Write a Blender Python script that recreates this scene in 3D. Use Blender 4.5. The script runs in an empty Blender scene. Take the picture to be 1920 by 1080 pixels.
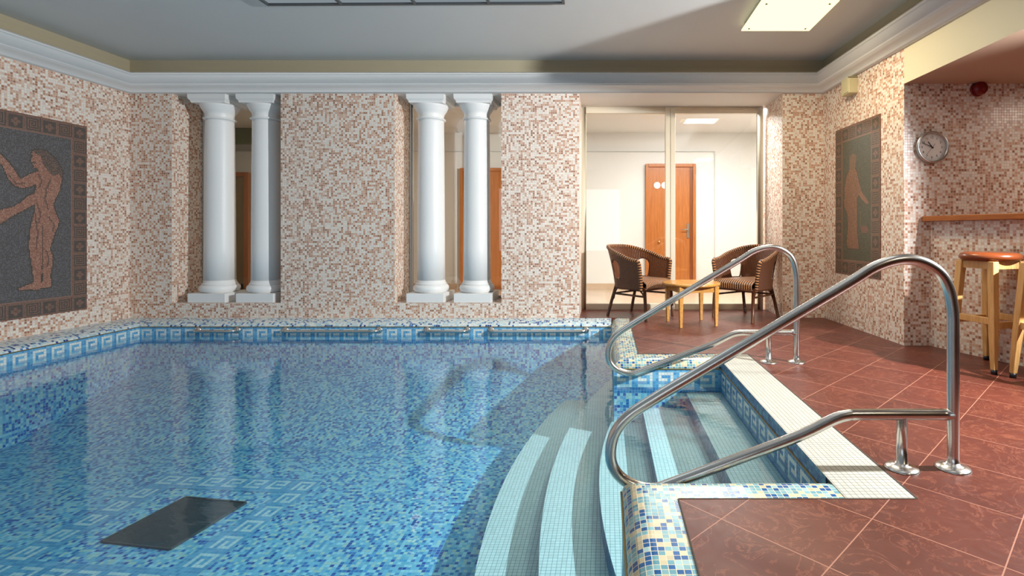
import bpy, bmesh, math, random
from mathutils import Vector, Matrix
from math import sin, cos, pi, sqrt, radians as R

S = bpy.context.scene
COL = S.collection
H = 0.95                                             # eye height above the deck (deck z = 0)

# ------------------------------------------------------------------ camera
cam = bpy.data.cameras.new('camera'); co = bpy.data.objects.new('camera', cam); COL.objects.link(co)
co.location = (0, 0, H); co.rotation_euler = (R(90), 0, 0)
cam.sensor_width = 36; cam.lens = 975/1920*36
cam.shift_x = -175/1920; cam.shift_y = -104/1920
cam.clip_start = 0.02; cam.clip_end = 60
S.camera = co
# ------------------------------------------------------------------ world, exposure
S.view_settings.view_transform = 'Standard'; S.view_settings.look = 'None'
S.view_settings.gamma = 1; S.view_settings.exposure = -0.2
S.view_settings.use_curve_mapping = False
W = bpy.data.worlds.new('world'); S.world = W; W.use_nodes = True
W.node_tree.nodes['Background'].inputs[0].default_value = (.5, .55, .6, 1)
W.node_tree.nodes['Background'].inputs[1].default_value = 0.1
S.cycles.max_bounces = 8; S.cycles.transparent_max_bounces = 16
S.cycles.caustics_reflective = False; S.cycles.caustics_refractive = False
S.cycles.sample_clamp_indirect = 4
# ------------------------------------------------------------------ lights
def area(name, loc, size, energy, col, aim=None, sy=None, spread=180):
    l = bpy.data.lights.new(name, 'AREA'); l.shape = 'RECTANGLE'; l.size = size; l.size_y = sy or size
    l.energy = energy; l.color = col; l.spread = R(spread)
    o = bpy.data.objects.new(name, l); COL.objects.link(o); o.location = loc
    d = Vector(aim)-Vector(loc) if aim else Vector((0, 0, -1))
    o.rotation_euler = d.to_track_quat('-Z', 'Y').to_euler()
    return o
def spot(name, loc, aim, energy, col, angle, blend=.4, r=.04):
    l = bpy.data.lights.new(name, 'SPOT'); l.energy = energy; l.color = col; l.spot_size = R(angle)
    l.spot_blend = blend; l.shadow_soft_size = r
    o = bpy.data.objects.new(name, l); COL.objects.link(o); o.location = loc
    o.rotation_euler = (Vector(aim)-Vector(loc)).to_track_quat('-Z', 'Y').to_euler()
    return o
spot('assumed_key_spot', (3.6, 2.1, 2.08), (-1.2, 3.3, .6), 1600, (.93, .97, 1.0), 106, .5, .03)  # assumed key light, placed by the cast shadows; bare spot, no lamp built
area('near_side_cool_fill', (-1.8, -2.9, 1.5), 4.5, 52, (.80, .9, 1.0), aim=(-1.8, 4, 2.4), sy=2.2)  # added cool frontal fill behind the camera; the near wall has no window
area('skylight_lamp', (-1.6, 3.3, 2.80), 2.2, 14, (.78, .9, 1.0), sy=1.6)
area('panel_lamp', (1.555, 4.45, 2.765), .5, 34, (1.0, .86, .6))
area('warm_fill_behind', (2.6, -.4, 2.80), .6, 26, (1.0, .86, .64))  # added warm fill behind the camera, no fixture built for it
area('bar_corner_fill', (4.1, 3.45, 2.16), .3, 13, (1.0, .84, .70))  # added fill to warm the clock wall and bar corner, no fixture there
area('assumed_corridor_light', (1.25, 6.85, 2.58), 1.2, 128, (.96, .98, 1.0), sy=.4)  # assumed source to brighten the corridor behind the glass, no fixture built
area('assumed_corridor_light_west', (-2.6, 6.85, 2.58), .8, 10, (1.0, .85, .66))  # assumed weaker warm light behind the right niche, no fixture built
area('assumed_corridor_light_far', (-5.6, 6.85, 2.58), .6, 7, (1.0, .9, .7))  # assumed dim light behind the left niche, no fixture built

# ------------------------------------------------------------------ node helpers
def lin(c):
    return tuple(((x/255)/12.92 if x/255 <= .04045 else ((x/255+.055)/1.055)**2.4) for x in c)
def rgba(c): return (*lin(c), 1)
class NT:
    def __init__(s, name):
        s.m = bpy.data.materials.new(name); s.m.use_nodes = True
        s.t = s.m.node_tree; s.t.nodes.clear()
        s.out = s.n('ShaderNodeOutputMaterial')
    def n(s, typ, **k):
        x = s.t.nodes.new(typ)
        for a, b in k.items(): setattr(x, a, b)
        return x
    def l(s, a, b): s.t.links.new(a, b)
    def math(s, op, a, b=None, c=None):
        x = s.n('ShaderNodeMath', operation=op)
        for i, v in enumerate((a, b, c)):
            if v is None: continue
            if hasattr(v, 'is_output'): s.l(v, x.inputs[i])
            else: x.inputs[i].default_value = v
        return x.outputs[0]
    def mix(s, f, a, b, blend='MIX'):
        x = s.n('ShaderNodeMix', data_type='RGBA', blend_type=blend)
        for i, v in ((0, f), (6, a), (7, b)):
            if hasattr(v, 'is_output'): s.l(v, x.inputs[i])
            else: x.inputs[i].default_value = v
        return x.outputs[2]
    def bsdf(s, col=None, rough=.5, metal=0, **k):
        b = s.n('ShaderNodeBsdfPrincipled')
        for key, v in (('Base Color', col), ('Roughness', rough), ('Metallic', metal), *k.items()):
            if v is None: continue
            if hasattr(v, 'is_output'): s.l(v, b.inputs[key])
            else: b.inputs[key].default_value = v
        s.l(b.outputs[0], s.out.inputs[0]); return b
    def ramp(s, fac, stops, interp='CONSTANT'):
        r = s.n('ShaderNodeValToRGB'); r.color_ramp.interpolation = interp
        e = r.color_ramp.elements
        while len(e) < len(stops): e.new(.5)
        for i, (p, c) in enumerate(stops): e[i].position = p; e[i].color = c
        s.l(fac, r.inputs[0]); return r.outputs[0]
    def noise(s, vec, scale, detail=2, rough=.5):
        x = s.n('ShaderNodeTexNoise'); x.inputs['Scale'].default_value = scale
        x.inputs['Detail'].default_value = detail; x.inputs['Roughness'].default_value = rough
        if vec is not None: s.l(vec, x.inputs['Vector'])
        return x
    def bump(s, h, strength, dist, b):
        x = s.n('ShaderNodeBump'); x.inputs['Strength'].default_value = strength
        x.inputs['Distance'].default_value = dist; s.l(h, x.inputs['Height']); s.l(x.outputs[0], b.inputs['Normal'])

def plain(name, c, rough=.5, metal=0, nz=0, scale=6, **k):
    t = NT(name)
    if nz:
        g = t.n('ShaderNodeTexCoord'); f = t.noise(g.outputs['Object'], scale, 3)
        d = tuple(x*(1-nz) for x in lin(c)); u = tuple(min(1, x*(1+nz)) for x in lin(c))
        col = t.mix(f.outputs[0], (*d, 1), (*u, 1)); t.bsdf(col, rough, metal, **k)
    else: t.bsdf(rgba(c), rough, metal, **k)
    return t.m

def mosaic(name, stops, pitch, grout, gw=.09, rough=.3, seed=0, cluster=.0, var=.12, off=(0, 0), bumpy=.25):
    """small square tiles with a random colour each; UVs are metres"""
    t = NT(name)
    uv = t.n('ShaderNodeUVMap', uv_map='uv')
    sp = t.n('ShaderNodeSeparateXYZ'); t.l(uv.outputs[0], sp.inputs[0])
    u = t.math('DIVIDE', t.math('ADD', sp.outputs[0], off[0]), pitch); v = t.math('DIVIDE', t.math('ADD', sp.outputs[1], off[1]), pitch)
    fu, fv = t.math('FLOOR', u), t.math('FLOOR', v)
    cb = t.n('ShaderNodeCombineXYZ'); t.l(fu, cb.inputs[0]); t.l(fv, cb.inputs[1]); cb.inputs[2].default_value = seed
    wn = t.n('ShaderNodeTexWhiteNoise', noise_dimensions='3D'); t.l(cb.outputs[0], wn.inputs[0])
    val = wn.outputs[0]
    if cluster:
        nz = t.noise(cb.outputs[0], .19, 1)
        k = t.math('MULTIPLY', t.math('SUBTRACT', nz.outputs[0], .5), cluster*2)
        val = t.math('ADD', val, k)
        val = t.math('MINIMUM', t.math('MAXIMUM', val, 0), .999)
    col = t.ramp(val, [(p, rgba(c)) for p, c in stops])
    cb2 = t.n('ShaderNodeCombineXYZ'); t.l(fu, cb2.inputs[0]); t.l(fv, cb2.inputs[1]); cb2.inputs[2].default_value = seed+7.5
    w2 = t.n('ShaderNodeTexWhiteNoise', noise_dimensions='3D'); t.l(cb2.outputs[0], w2.inputs[0])
    br = t.math('ADD', t.math('MULTIPLY', w2.outputs[0], var*2), 1-var)
    hs = t.n('ShaderNodeHueSaturation'); t.l(col, hs.inputs['Color']); t.l(br, hs.inputs['Value'])
    du = t.math('ABSOLUTE', t.math('SUBTRACT', t.math('FRACT', u), .5)); dv = t.math('ABSOLUTE', t.math('SUBTRACT', t.math('FRACT', v), .5))
    d = t.math('MAXIMUM', du, dv)
    g = t.math('GREATER_THAN', d, .5-gw)
    c = t.mix(g, hs.outputs[0], rgba(grout))
    rr = t.math('ADD', t.math('MULTIPLY', g, .4), rough)
    b = t.bsdf(c, rr)
    if bumpy: t.bump(t.math('SUBTRACT', 1, g), bumpy, .0015, b)
    return t.m

def attrtile(name, pitch, grout, gw=.08, rough=.3, off=(0, 0)):
    """tiles whose colour is stored per tile; only the joints are drawn here"""
    t = NT(name)
    at = t.n('ShaderNodeAttribute', attribute_name='tile')
    uv = t.n('ShaderNodeUVMap', uv_map='uv'); sp = t.n('ShaderNodeSeparateXYZ'); t.l(uv.outputs[0], sp.inputs[0])
    ds = []
    for i in range(2):
        f = t.math('FRACT', t.math('DIVIDE', t.math('ADD', sp.outputs[i], off[i]), pitch)); ds.append(t.math('ABSOLUTE', t.math('SUBTRACT', f, .5)))
    g = t.math('GREATER_THAN', t.math('MAXIMUM', *ds), .5-gw)
    c = t.mix(g, at.outputs['Color'], rgba(grout)); t.bsdf(c, rough)
    return t.m

# ------------------------------------------------------------------ materials
P = .0225
PINK = [(0, (238, 228, 216)), (.44, (226, 200, 180)), (.55, (214, 172, 146)), (.74, (194, 144, 116)), (.93, (162, 112, 84))]
m_pink = mosaic('pink mosaic', PINK, P, (222, 206, 192), .08, .28, 1, .18, .07)
POOL = [(0, (166, 216, 228)), (.20, (124, 192, 218)), (.46, (84, 162, 208)), (.62, (190, 218, 208)), (.75, (34, 120, 190)), (.90, (12, 78, 166))]
m_pool = mosaic('pool mosaic', POOL, .0222, (150, 196, 208), .05, .3, 3, .10, .1)
COPE = [(0, (206, 190, 154)), (.24, (128, 172, 176)), (.50, (104, 154, 164)), (.72, (160, 190, 188)), (.77, (28, 88, 142))]
m_cope = mosaic('coping mosaic', COPE, .0215, (222, 206, 172), .055, .22, 5, .05, .1)
m_cope_w = mosaic('wall coping mosaic', [(0, (226, 232, 228)), (.36, (176, 210, 222)), (.62, (214, 226, 226)), (.78, (70, 130, 190)), (.88, (30, 72, 140))], .0222, (214, 222, 220), .05, .22, 9, .05, .1)
m_white_tile = mosaic('white step tile', [(0, (194, 190, 178)), (.5, (188, 184, 172))], .0222, (118, 116, 100), .05, .3, 4, 0, .03)
m_tread = mosaic('step tread tile', [(0, (232, 232, 224)), (.5, (226, 227, 218))], .0222, (140, 156, 152), .05, .3, 4, 0, .04)
m_riser = mosaic('step riser mosaic', [(0, (70, 120, 165)), (.3, (48, 96, 150)), (.6, (96, 146, 176)), (.85, (30, 66, 124))], .0222, (96, 130, 156), .05, .3, 6, 0, .1)
m_band = attrtile('key band tile', .0222, (150, 188, 204), .05, .25)
m_mural = attrtile('mural tile', .0102, (120, 112, 104), .12, .4)
m_mural2 = attrtile('mural tile green', .0097, (112, 104, 88), .12, .4)
m_plaster = plain('white plaster', (226, 224, 220), .6, 0, .03, 2)
m_column = plain('column plaster', (240, 239, 236), .42, 0, .02, 3)
m_ceil = plain('ceiling paint', (216, 218, 216), .5, 0, .04, .8)
m_tan = plain('tan paint', (180, 168, 140), .7)
m_cream = plain('cream paint', (226, 216, 186), .6)
m_lowceil = plain('low ceiling paint', (196, 164, 140), .6)
m_corr = plain('corridor white', (238, 236, 232), .5)
m_shell = plain('warm brown paint', (132, 96, 70), .7)
m_green = plain('green paint', (84, 96, 60), .7)
m_frame = plain('cream window frame', (228, 216, 192), .35)
m_brass = plain('brass strip', (150, 128, 74), .4, .7)
m_dark = plain('dark joint', (62, 52, 40), .7)
m_drain = plain('drain cover', (46, 62, 68), .5, 0, .15, 9)
m_black = plain('black plastic', (18, 18, 20), .4)
m_red = plain('red plastic', (120, 14, 20), .35)
m_beige = plain('beige plastic', (206, 196, 156), .4)
m_face = plain('clock face', (246, 242, 234), .5)
m_silver = plain('silver rim', (190, 188, 184), .28, .9)
m_corrfloor = plain('corridor floor', (206, 178, 150), .35, 0, .08, 3)
m_leather = plain('brown seat wood', (128, 62, 28), .28, 0, .10, 12)
m_rattan_leg = plain('rattan pole', (84, 46, 22), .35, 0, .2, 20)
m_hook = plain('brass knob', (230, 200, 140), .25, .8)
m_white = plain('white sign', (250, 250, 250), .4)
m_vent = plain('dark metal frame', (92, 96, 98), .4, .5)

def steel():
    t = NT('stainless steel'); g = t.n('ShaderNodeTexCoord')
    n = t.noise(g.outputs['Object'], 14, 3); mp = t.n('ShaderNodeMapRange'); t.l(n.outputs[0], mp.inputs[0])
    mp.inputs[3].default_value = .17; mp.inputs[4].default_value = .30
    t.bsdf(rgba((206, 202, 196)), mp.outputs[0], 1.0); return t.m
m_steel = steel()

def wood(name, a, b, rough=.4, scale=(1, 1, 12), sc=5, dist=3):
    t = NT(name); g = t.n('ShaderNodeTexCoord'); mp = t.n('ShaderNodeMapping'); mp.inputs['Scale'].default_value = scale
    t.l(g.outputs['Object'], mp.inputs[0])
    n = t.noise(mp.outputs[0], sc, 4, .6)
    c = t.ramp(n.outputs[0], [(.3, rgba(a)), (.7, rgba(b))], 'LINEAR'); t.bsdf(c, rough); return t.m
m_pine = wood('light beech', (196, 146, 84), (226, 180, 116), .4, (14, 14, 1.2))
m_table = wood('table wood', (176, 120, 52), (206, 152, 78), .25, (10, 1.5, 10))
m_shelf = wood('shelf wood', (150, 84, 34), (182, 110, 52), .35, (1.5, 1.5, 20))
m_door = wood('door wood', (172, 98, 44), (196, 122, 62), .35, (10, 10, .8))
m_doordark = wood('door edge wood', (120, 62, 28), (146, 80, 38), .35, (10, 10, .8))

def deck():
    t = NT('terracotta deck tile'); g = t.n('ShaderNodeNewGeometry')
    sp = t.n('ShaderNodeSeparateXYZ'); t.l(g.outputs['Position'], sp.inputs[0])
    x, y = sp.outputs[0], sp.outputs[1]
    p = .5
    a = t.math('DIVIDE', t.math('ADD', t.math('SUBTRACT', x, y), 10.84), p); b = t.math('DIVIDE', t.math('ADD', t.math('ADD', x, y), 9.89), p)
    ds = [t.math('ABSOLUTE', t.math('SUBTRACT', t.math('FRACT', q), .5)) for q in (a, b)]
    gr = t.math('GREATER_THAN', t.math('MAXIMUM', *ds), .495)
    cb = t.n('ShaderNodeCombineXYZ'); t.l(t.math('FLOOR', a), cb.inputs[0]); t.l(t.math('FLOOR', b), cb.inputs[1])
    wn = t.n('ShaderNodeTexWhiteNoise'); t.l(cb.outputs[0], wn.inputs[0])
    # marbled veins, shifted tile by tile
    vm = t.n('ShaderNodeVectorMath', operation='MULTIPLY_ADD'); t.l(wn.outputs['Color'], vm.inputs[0]); vm.inputs[1].default_value = (9, 9, 9); t.l(g.outputs['Position'], vm.inputs[2])
    n1 = t.noise(vm.outputs[0], 7, 5, .6); n1.inputs['Distortion'].default_value = 1.6
    vein = t.math('ABSOLUTE', t.math('SUBTRACT', n1.outputs[0], .5))
    vv = t.n('ShaderNodeMapRange'); t.l(vein, vv.inputs[0]); vv.inputs[1].default_value = 0; vv.inputs[2].default_value = .02; vv.inputs[3].default_value = .6; vv.inputs[4].default_value = 0
    n2 = t.noise(vm.outputs[0], 3, 4, .6)
    base = t.ramp(n2.outputs[0], [(.3, rgba((76, 32, 23))), (.7, rgba((97, 45, 31)))], 'LINEAR')
    c = t.mix(vv.outputs[0], base, rgba((138, 80, 58)))
    c = t.mix(t.math('MULTIPLY', wn.outputs[0], .12), c, rgba((110, 50, 40)))
    c = t.mix(gr, c, rgba((164, 112, 90)))
    n3 = t.noise(g.outputs['Position'], 30, 3)
    rr = t.math('ADD', t.math('MULTIPLY', n3.outputs[0], .16), .33)
    b_ = t.bsdf(c, rr); t.bump(t.math('SUBTRACT', 1, gr), .3, .002, b_); return t.m
m_deck = deck()

def schlick(t, ior, nrm=None):
    """reflectance of a thin clear surface, the same seen from either side"""
    g = t.n('ShaderNodeNewGeometry'); d = t.n('ShaderNodeVectorMath', operation='DOT_PRODUCT')
    t.l(g.outputs['Incoming'], d.inputs[0]); t.l(nrm if nrm is not None else g.outputs['Normal'], d.inputs[1])
    c = t.math('MINIMUM', t.math('ABSOLUTE', d.outputs['Value']), 1)
    f0 = ((ior-1)/(ior+1))**2
    return t.math('ADD', t.math('MULTIPLY', t.math('POWER', t.math('SUBTRACT', 1, c), 5), 1-f0), f0)
def water():
    t = NT('pool water'); g = t.n('ShaderNodeNewGeometry')
    mp = t.n('ShaderNodeMapping'); mp.inputs['Scale'].default_value = (1.0, 1.6, 1); t.l(g.outputs['Position'], mp.inputs[0])
    n1 = t.noise(mp.outputs[0], 5, 3, .55); n2 = t.noise(mp.outputs[0], 22, 2, .5)
    h = t.math('ADD', n1.outputs[0], t.math('MULTIPLY', n2.outputs[0], .18))
    bp = t.n('ShaderNodeBump'); bp.inputs['Strength'].default_value = .14; bp.inputs['Distance'].default_value = .02; t.l(h, bp.inputs['Height'])
    fr = schlick(t, 1.33, bp.outputs[0])
    tr = t.n('ShaderNodeBsdfTransparent'); tr.inputs[0].default_value = (.665, .87, .94, 1)
    gl = t.n('ShaderNodeBsdfGlossy'); gl.inputs['Roughness'].default_value = .02; t.l(bp.outputs[0], gl.inputs['Normal'])
    gl.inputs[0].default_value = (1, 1, 1, 1)
    mx = t.n('ShaderNodeMixShader'); t.l(fr, mx.inputs[0]); t.l(tr.outputs[0], mx.inputs[1]); t.l(gl.outputs[0], mx.inputs[2])
    t.l(mx.outputs[0], t.out.inputs[0]); return t.m
m_water = water()

def glass():
    t = NT('window glass')
    fr = schlick(t, 1.6)
    tr = t.n('ShaderNodeBsdfTransparent'); tr.inputs[0].default_value = (.97, .98, .96, 1)
    gl = t.n('ShaderNodeBsdfGlossy'); gl.inputs['Roughness'].default_value = .0; gl.inputs[0].default_value = (1, 1, 1, 1)
    mx = t.n('ShaderNodeMixShader'); t.l(fr, mx.inputs[0]); t.l(tr.outputs[0], mx.inputs[1]); t.l(gl.outputs[0], mx.inputs[2])
    t.l(mx.outputs[0], t.out.inputs[0]); return t.m
m_glass = glass()

def lamp(name, c, strength):
    t = NT(name); e = t.n('ShaderNodeEmission'); e.inputs[0].default_value = rgba(c); e.inputs[1].default_value = strength
    t.l(e.outputs[0], t.out.inputs[0]); return t.m
m_lamp = lamp('lit diffuser', (255, 240, 176), 2.2)
m_sky = lamp('skylight diffuser', (190, 205, 215), .5)
m_corrlamp = lamp('corridor lamp', (255, 246, 230), 3)  # not applied to anything; no corridor fixture is built

def wicker():
    t = NT('wicker'); uv = t.n('ShaderNodeUVMap', uv_map='uv'); sp = t.n('ShaderNodeSeparateXYZ'); t.l(uv.outputs[0], sp.inputs[0])
    s1 = t.math('SINE', t.math('MULTIPLY', sp.outputs[0], 2*pi/.017))
    ph = t.math('MULTIPLY', t.math('FLOOR', t.math('DIVIDE', sp.outputs[0], .017)), pi)
    s2 = t.math('SINE', t.math('ADD', t.math('MULTIPLY', sp.outputs[1], 2*pi/.014), ph))
    h = t.math('ADD', t.math('MULTIPLY', s1, .6), t.math('MULTIPLY', s2, .4))
    f = t.math('ADD', t.math('MULTIPLY', h, .5), .5)
    c = t.ramp(f, [(.1, rgba((38, 16, 5))), (.8, rgba((122, 66, 26)))], 'LINEAR')
    b = t.bsdf(c, .38); t.bump(h, .8, .004, b); return t.m
m_wicker = wicker()
def wicker_seat():
    t = NT('wicker seat weave'); uv = t.n('ShaderNodeUVMap', uv_map='uv'); sp = t.n('ShaderNodeSeparateXYZ'); t.l(uv.outputs[0], sp.inputs[0])
    s1 = t.math('SINE', t.math('MULTIPLY', sp.outputs[0], 2*pi/.028))
    s2 = t.math('SINE', t.math('MULTIPLY', sp.outputs[1], 2*pi/.012))
    f = t.math('ADD', t.math('MULTIPLY', s1, .5), .5)
    c = t.ramp(f, [(.25, rgba((40, 16, 8))), (.7, rgba((176, 118, 70)))], 'LINEAR')
    b = t.bsdf(c, .35); t.bump(t.math('ADD', s1, t.math('MULTIPLY', s2, .3)), .8, .005, b); return t.m
m_wseat = wicker_seat()

# ------------------------------------------------------------------ mesh builder
class MB:
    def __init__(s): s.v = []; s.f = []; s.uv = []; s.mi = []; s.sm = []; s.c = []
    def face(s, pts, uv=None, mi=0, smooth=False, col=None):
        k = len(s.v); pts = [Vector(p) for p in pts]; s.v += pts; s.f.append(list(range(k, k+len(pts))))
        if uv is None:
            n = Vector((0, 0, 0))
            for i in range(len(pts)):
                a, b = pts[i], pts[(i+1) % len(pts)]
                n += a.cross(b)
            ax = max(range(3), key=lambda i: abs(n[i]))
            uv = [(p.y, p.z) if ax == 0 else (p.x, p.z) if ax == 1 else (p.x, p.y) for p in pts]
        s.uv.append(uv); s.mi.append(mi); s.sm.append(smooth); s.c.append(col)
    def box(s, x0, y0, z0, x1, y1, z1, mi=0, M=None, skip=''):
        c = [(x0, y0, z0), (x1, y0, z0), (x1, y1, z0), (x0, y1, z0), (x0, y0, z1), (x1, y0, z1), (x1, y1, z1), (x0, y1, z1)]
        F = {'b': (0, 3, 2, 1), 't': (4, 5, 6, 7), 's': (0, 1, 5, 4), 'n': (2, 3, 7, 6), 'w': (3, 0, 4, 7), 'e': (1, 2, 6, 5)}
        for k, f in F.items():
            if k in skip: continue
            s.face([(M @ Vector(c[i])) if M else c[i] for i in f], mi=mi)
    def grid(s, rows, uvs=None, mi=0, closed=False, smooth=True, mask=None):
        """rows: list of lists of points sharing vertices"""
        k = len(s.v); n = len(rows[0])
        for r in rows: s.v += [Vector(p) for p in r]
        for i in range(len(rows)-1):
            for j in range(n if closed else n-1):
                if mask and not mask(i, j): continue
                j2 = (j+1) % n
                s.f.append([k+i*n+j, k+i*n+j2, k+(i+1)*n+j2, k+(i+1)*n+j])
                if uvs: s.uv.append([uvs[i][j], uvs[i][j+1 if closed else j2], uvs[i+1][j+1 if closed else j2], uvs[i+1][j]])
                else: s.uv.append([(0, 0)]*4)
                s.mi.append(mi); s.sm.append(smooth); s.c.append(None)
    def cap(s, pts, mi=0, flip=False):
        s.face(list(reversed(pts)) if flip else pts, mi=mi)
    def tube(s, path, r, n=14, mi=0, caps=True, closed=False):
        path = [Vector(p) for p in path]; N = len(path)
        rr = r if isinstance(r, (list, tuple)) else [r]*N
        tan = []
        for i in range(N):
            a = path[(i-1) % N] if closed or i > 0 else path[i]; b = path[(i+1) % N] if closed or i < N-1 else path[i]
            tan.append((b-a).normalized())
        up = Vector((0, 0, 1)) if abs(tan[0].z) < .9 else Vector((1, 0, 0))
        x = tan[0].cross(up).normalized(); rows = []; uvs = []; L = 0
        for i in range(N):
            x = (x-tan[i]*x.dot(tan[i])).normalized(); y = tan[i].cross(x)
            rows.append([path[i]+(x*cos(2*pi*j/n)+y*sin(2*pi*j/n))*rr[i] for j in range(n)])
            if i: L += (path[i]-path[i-1]).length
            uvs.append([(L, 2*pi*rr[i]*j/n) for j in range(n+1)])
        if closed: rows.append(rows[0]); uvs.append(uvs[0])
        s.grid(rows, uvs, mi, closed=True)
        if caps and not closed: s.cap(rows[0], mi, False); s.cap(rows[-1], mi, True)
    def lathe(s, prof, c=(0, 0, 0), n=32, mi=0, M=None, lid=True):
        """prof: (radius, z) from bottom to top"""
        rows = []; uvs = []; L = 0
        for i, (r, z) in enumerate(prof):
            if i: L += math.hypot(r-prof[i-1][0], z-prof[i-1][1])
            pts = [Vector((c[0]+r*cos(2*pi*j/n), c[1]+r*sin(2*pi*j/n), c[2]+z)) for j in range(n)]
            if M: pts = [M @ p for p in pts]
            rows.append(pts); uvs.append([(2*pi*max(r, .05)*j/n, L) for j in range(n+1)])
        s.grid(rows, uvs, mi, closed=True)
        if prof[0][0] > 1e-4: s.cap(rows[0], mi, True)
        if prof[-1][0] > 1e-4 and lid: s.cap(rows[-1], mi, False)
    def prism(s, poly, z0, z1, mi=0, top=None, bottom=True):
        """poly counter-clockwise; side UVs run along the outline"""
        L = 0
        for i in range(len(poly)):
            a, b = poly[i], poly[(i+1) % len(poly)]; d = math.hypot(b[0]-a[0], b[1]-a[1])
            s.face([(*a, z0), (*b, z0), (*b, z1), (*a, z1)], [(L, z0), (L+d, z0), (L+d, z1), (L, z1)], mi); L += d
        s.face([(*p, z1) for p in poly], mi=mi if top is None else top)
        if bottom: s.face([(*p, z0) for p in reversed(poly)], mi=mi)
    def build(s, name, mats, parent=None, loc=None, bevel=0, seg=2, weld=True):
        me = bpy.data.meshes.new(name); me.from_pydata([tuple(v) for v in s.v], [], s.f)
        ul = me.uv_layers.new(name='uv'); k = 0
        flat = [c for f in s.uv for c in f]
        ul.data.foreach_set('uv', [x for c in flat for x in c])
        me.polygons.foreach_set('material_index', s.mi); me.polygons.foreach_set('use_smooth', s.sm)
        if any(c is not None for c in s.c):
            at = me.attributes.new('tile', 'FLOAT_COLOR', 'CORNER'); buf = []
            for f, c in zip(s.f, s.c): buf += list(c or (1, 1, 1, 1))*len(f)
            at.data.foreach_set('color', buf)
        for m in (mats if isinstance(mats, (list, tuple)) else [mats]): me.materials.append(m)
        if weld:
            bm = bmesh.new(); bm.from_mesh(me); bmesh.ops.remove_doubles(bm, verts=bm.verts, dist=1e-5); bm.to_mesh(me); bm.free()
        me.update()
        o = bpy.data.objects.new(name, me); COL.objects.link(o)
        if parent: o.parent = parent
        if loc: o.location = loc
        if bevel:
            b = o.modifiers.new('bevel', 'BEVEL'); b.width = bevel; b.segments = seg; b.limit_method = 'ANGLE'; b.angle_limit = R(40)
            me.polygons.foreach_set('use_smooth', [True]*len(me.polygons))
            w = o.modifiers.new('wn', 'WEIGHTED_NORMAL'); w.keep_sharp = True
        return o
def tag(o, label=None, cat=None, group=None, kind=None):
    if label: o['label'] = label
    if cat: o['category'] = cat
    if group: o['group'] = group
    if kind: o['kind'] = kind
    return o
def struct(o, label=None):
    o['kind'] = 'structure'
    if label: o['label'] = label
    return o
def empty(name, loc, rz=0):
    o = bpy.data.objects.new(name, None); COL.objects.link(o); o.location = loc; o.rotation_euler = (0, 0, rz); o.empty_display_size = .1
    return o
def copy_tree(o, parent=None):
    c = o.copy(); COL.objects.link(c)
    if parent: c.parent = parent
    for ch in list(o.children): copy_tree(ch, c)
    return c
def smooth_path(pts, it=3):
    pts = [Vector(p) for p in pts]
    for _ in range(it):
        q = [pts[0]]
        for i in range(len(pts)-1):
            a, b = pts[i], pts[i+1]; q += [a*.75+b*.25, a*.25+b*.75]
        q.append(pts[-1]); pts = q
    return pts
def sweep(mb, path, prof, closed=False, mi=0, side=1):
    """prof (d, z): d is measured to the left of travel (side=1); mitred corners"""
    P2 = [Vector(p) for p in path]; N = len(P2); rows = []; uvs = []; L = 0
    arc = [0]
    for i in range(1, len(prof)): arc.append(arc[-1]+math.hypot(prof[i][0]-prof[i-1][0], prof[i][1]-prof[i-1][1]))
    for i in range(N):
        if i: L += (P2[i]-P2[i-1]).length
        d0 = (P2[i]-P2[i-1]).normalized() if i > 0 else (P2[1]-P2[0]).normalized()
        d1 = (P2[i+1]-P2[i]).normalized() if i < N-1 else d0
        n0 = Vector((-d0.y, d0.x)); n1 = Vector((-d1.y, d1.x)); m = (n0+n1); m = m/max(1e-6, (m.length_squared/2)) if m.length > 0 else n0
        rows.append([(P2[i].x+side*m.x*d, P2[i].y+side*m.y*d, z) for d, z in prof]); uvs.append([(L, a) for a in arc])
    k = 0
    for i in range(N-1):
        for j in range(len(prof)-1):
            # exact UVs per face so that tiles stay square through mitres
            a, b, c, d = Vector(rows[i][j]), Vector(rows[i+1][j]), Vector(rows[i+1][j+1]), Vector(rows[i][j+1])
            dr = Vector((*(P2[i+1]-P2[i]).normalized(), 0)); o = Vector((*P2[i], 0)); l0 = uvs[i][0][0]
            uu = [l0+(q-o).dot(dr) for q in (a, b, c, d)]
            f = [a, b, c, d]; uv = [(uu[0], arc[j]), (uu[1], arc[j]), (uu[2], arc[j+1]), (uu[3], arc[j+1])]
            if side > 0: f.reverse(); uv.reverse()
            mb.face(f, uv, mi, smooth=True)

# ================================================================== SETTING
XL, YB = -5.306, 5.8                       # left wall, back wall
rw = lambda y: 2.44+.049*(5.8-y)           # right wall line
WZ = -.155                                 # water level
PX0, PX1, PY1, PY0 = -5.016, .065, 5.6, -2.0   # pool
AX, AY0, AY1 = .86, 2.03, 3.87             # stair alcove

# --- deck
f = MB()
for x0, y0, x1, y1 in ((.262, -3, 1.116, 1.856), (1.116, -3, 6, 4.6), (.262, 4.07, 1.116, 5.8), (1.116, 4.6, 2.75, 5.8), (-.29, 5.8, 1.975, 6.42)):
    f.box(x0, y0, -.3, x1, y1, 0, skip='b')
struct(f.build('floor', m_deck), 'reddish brown marbled tile deck laid diagonally around the pool')
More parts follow.
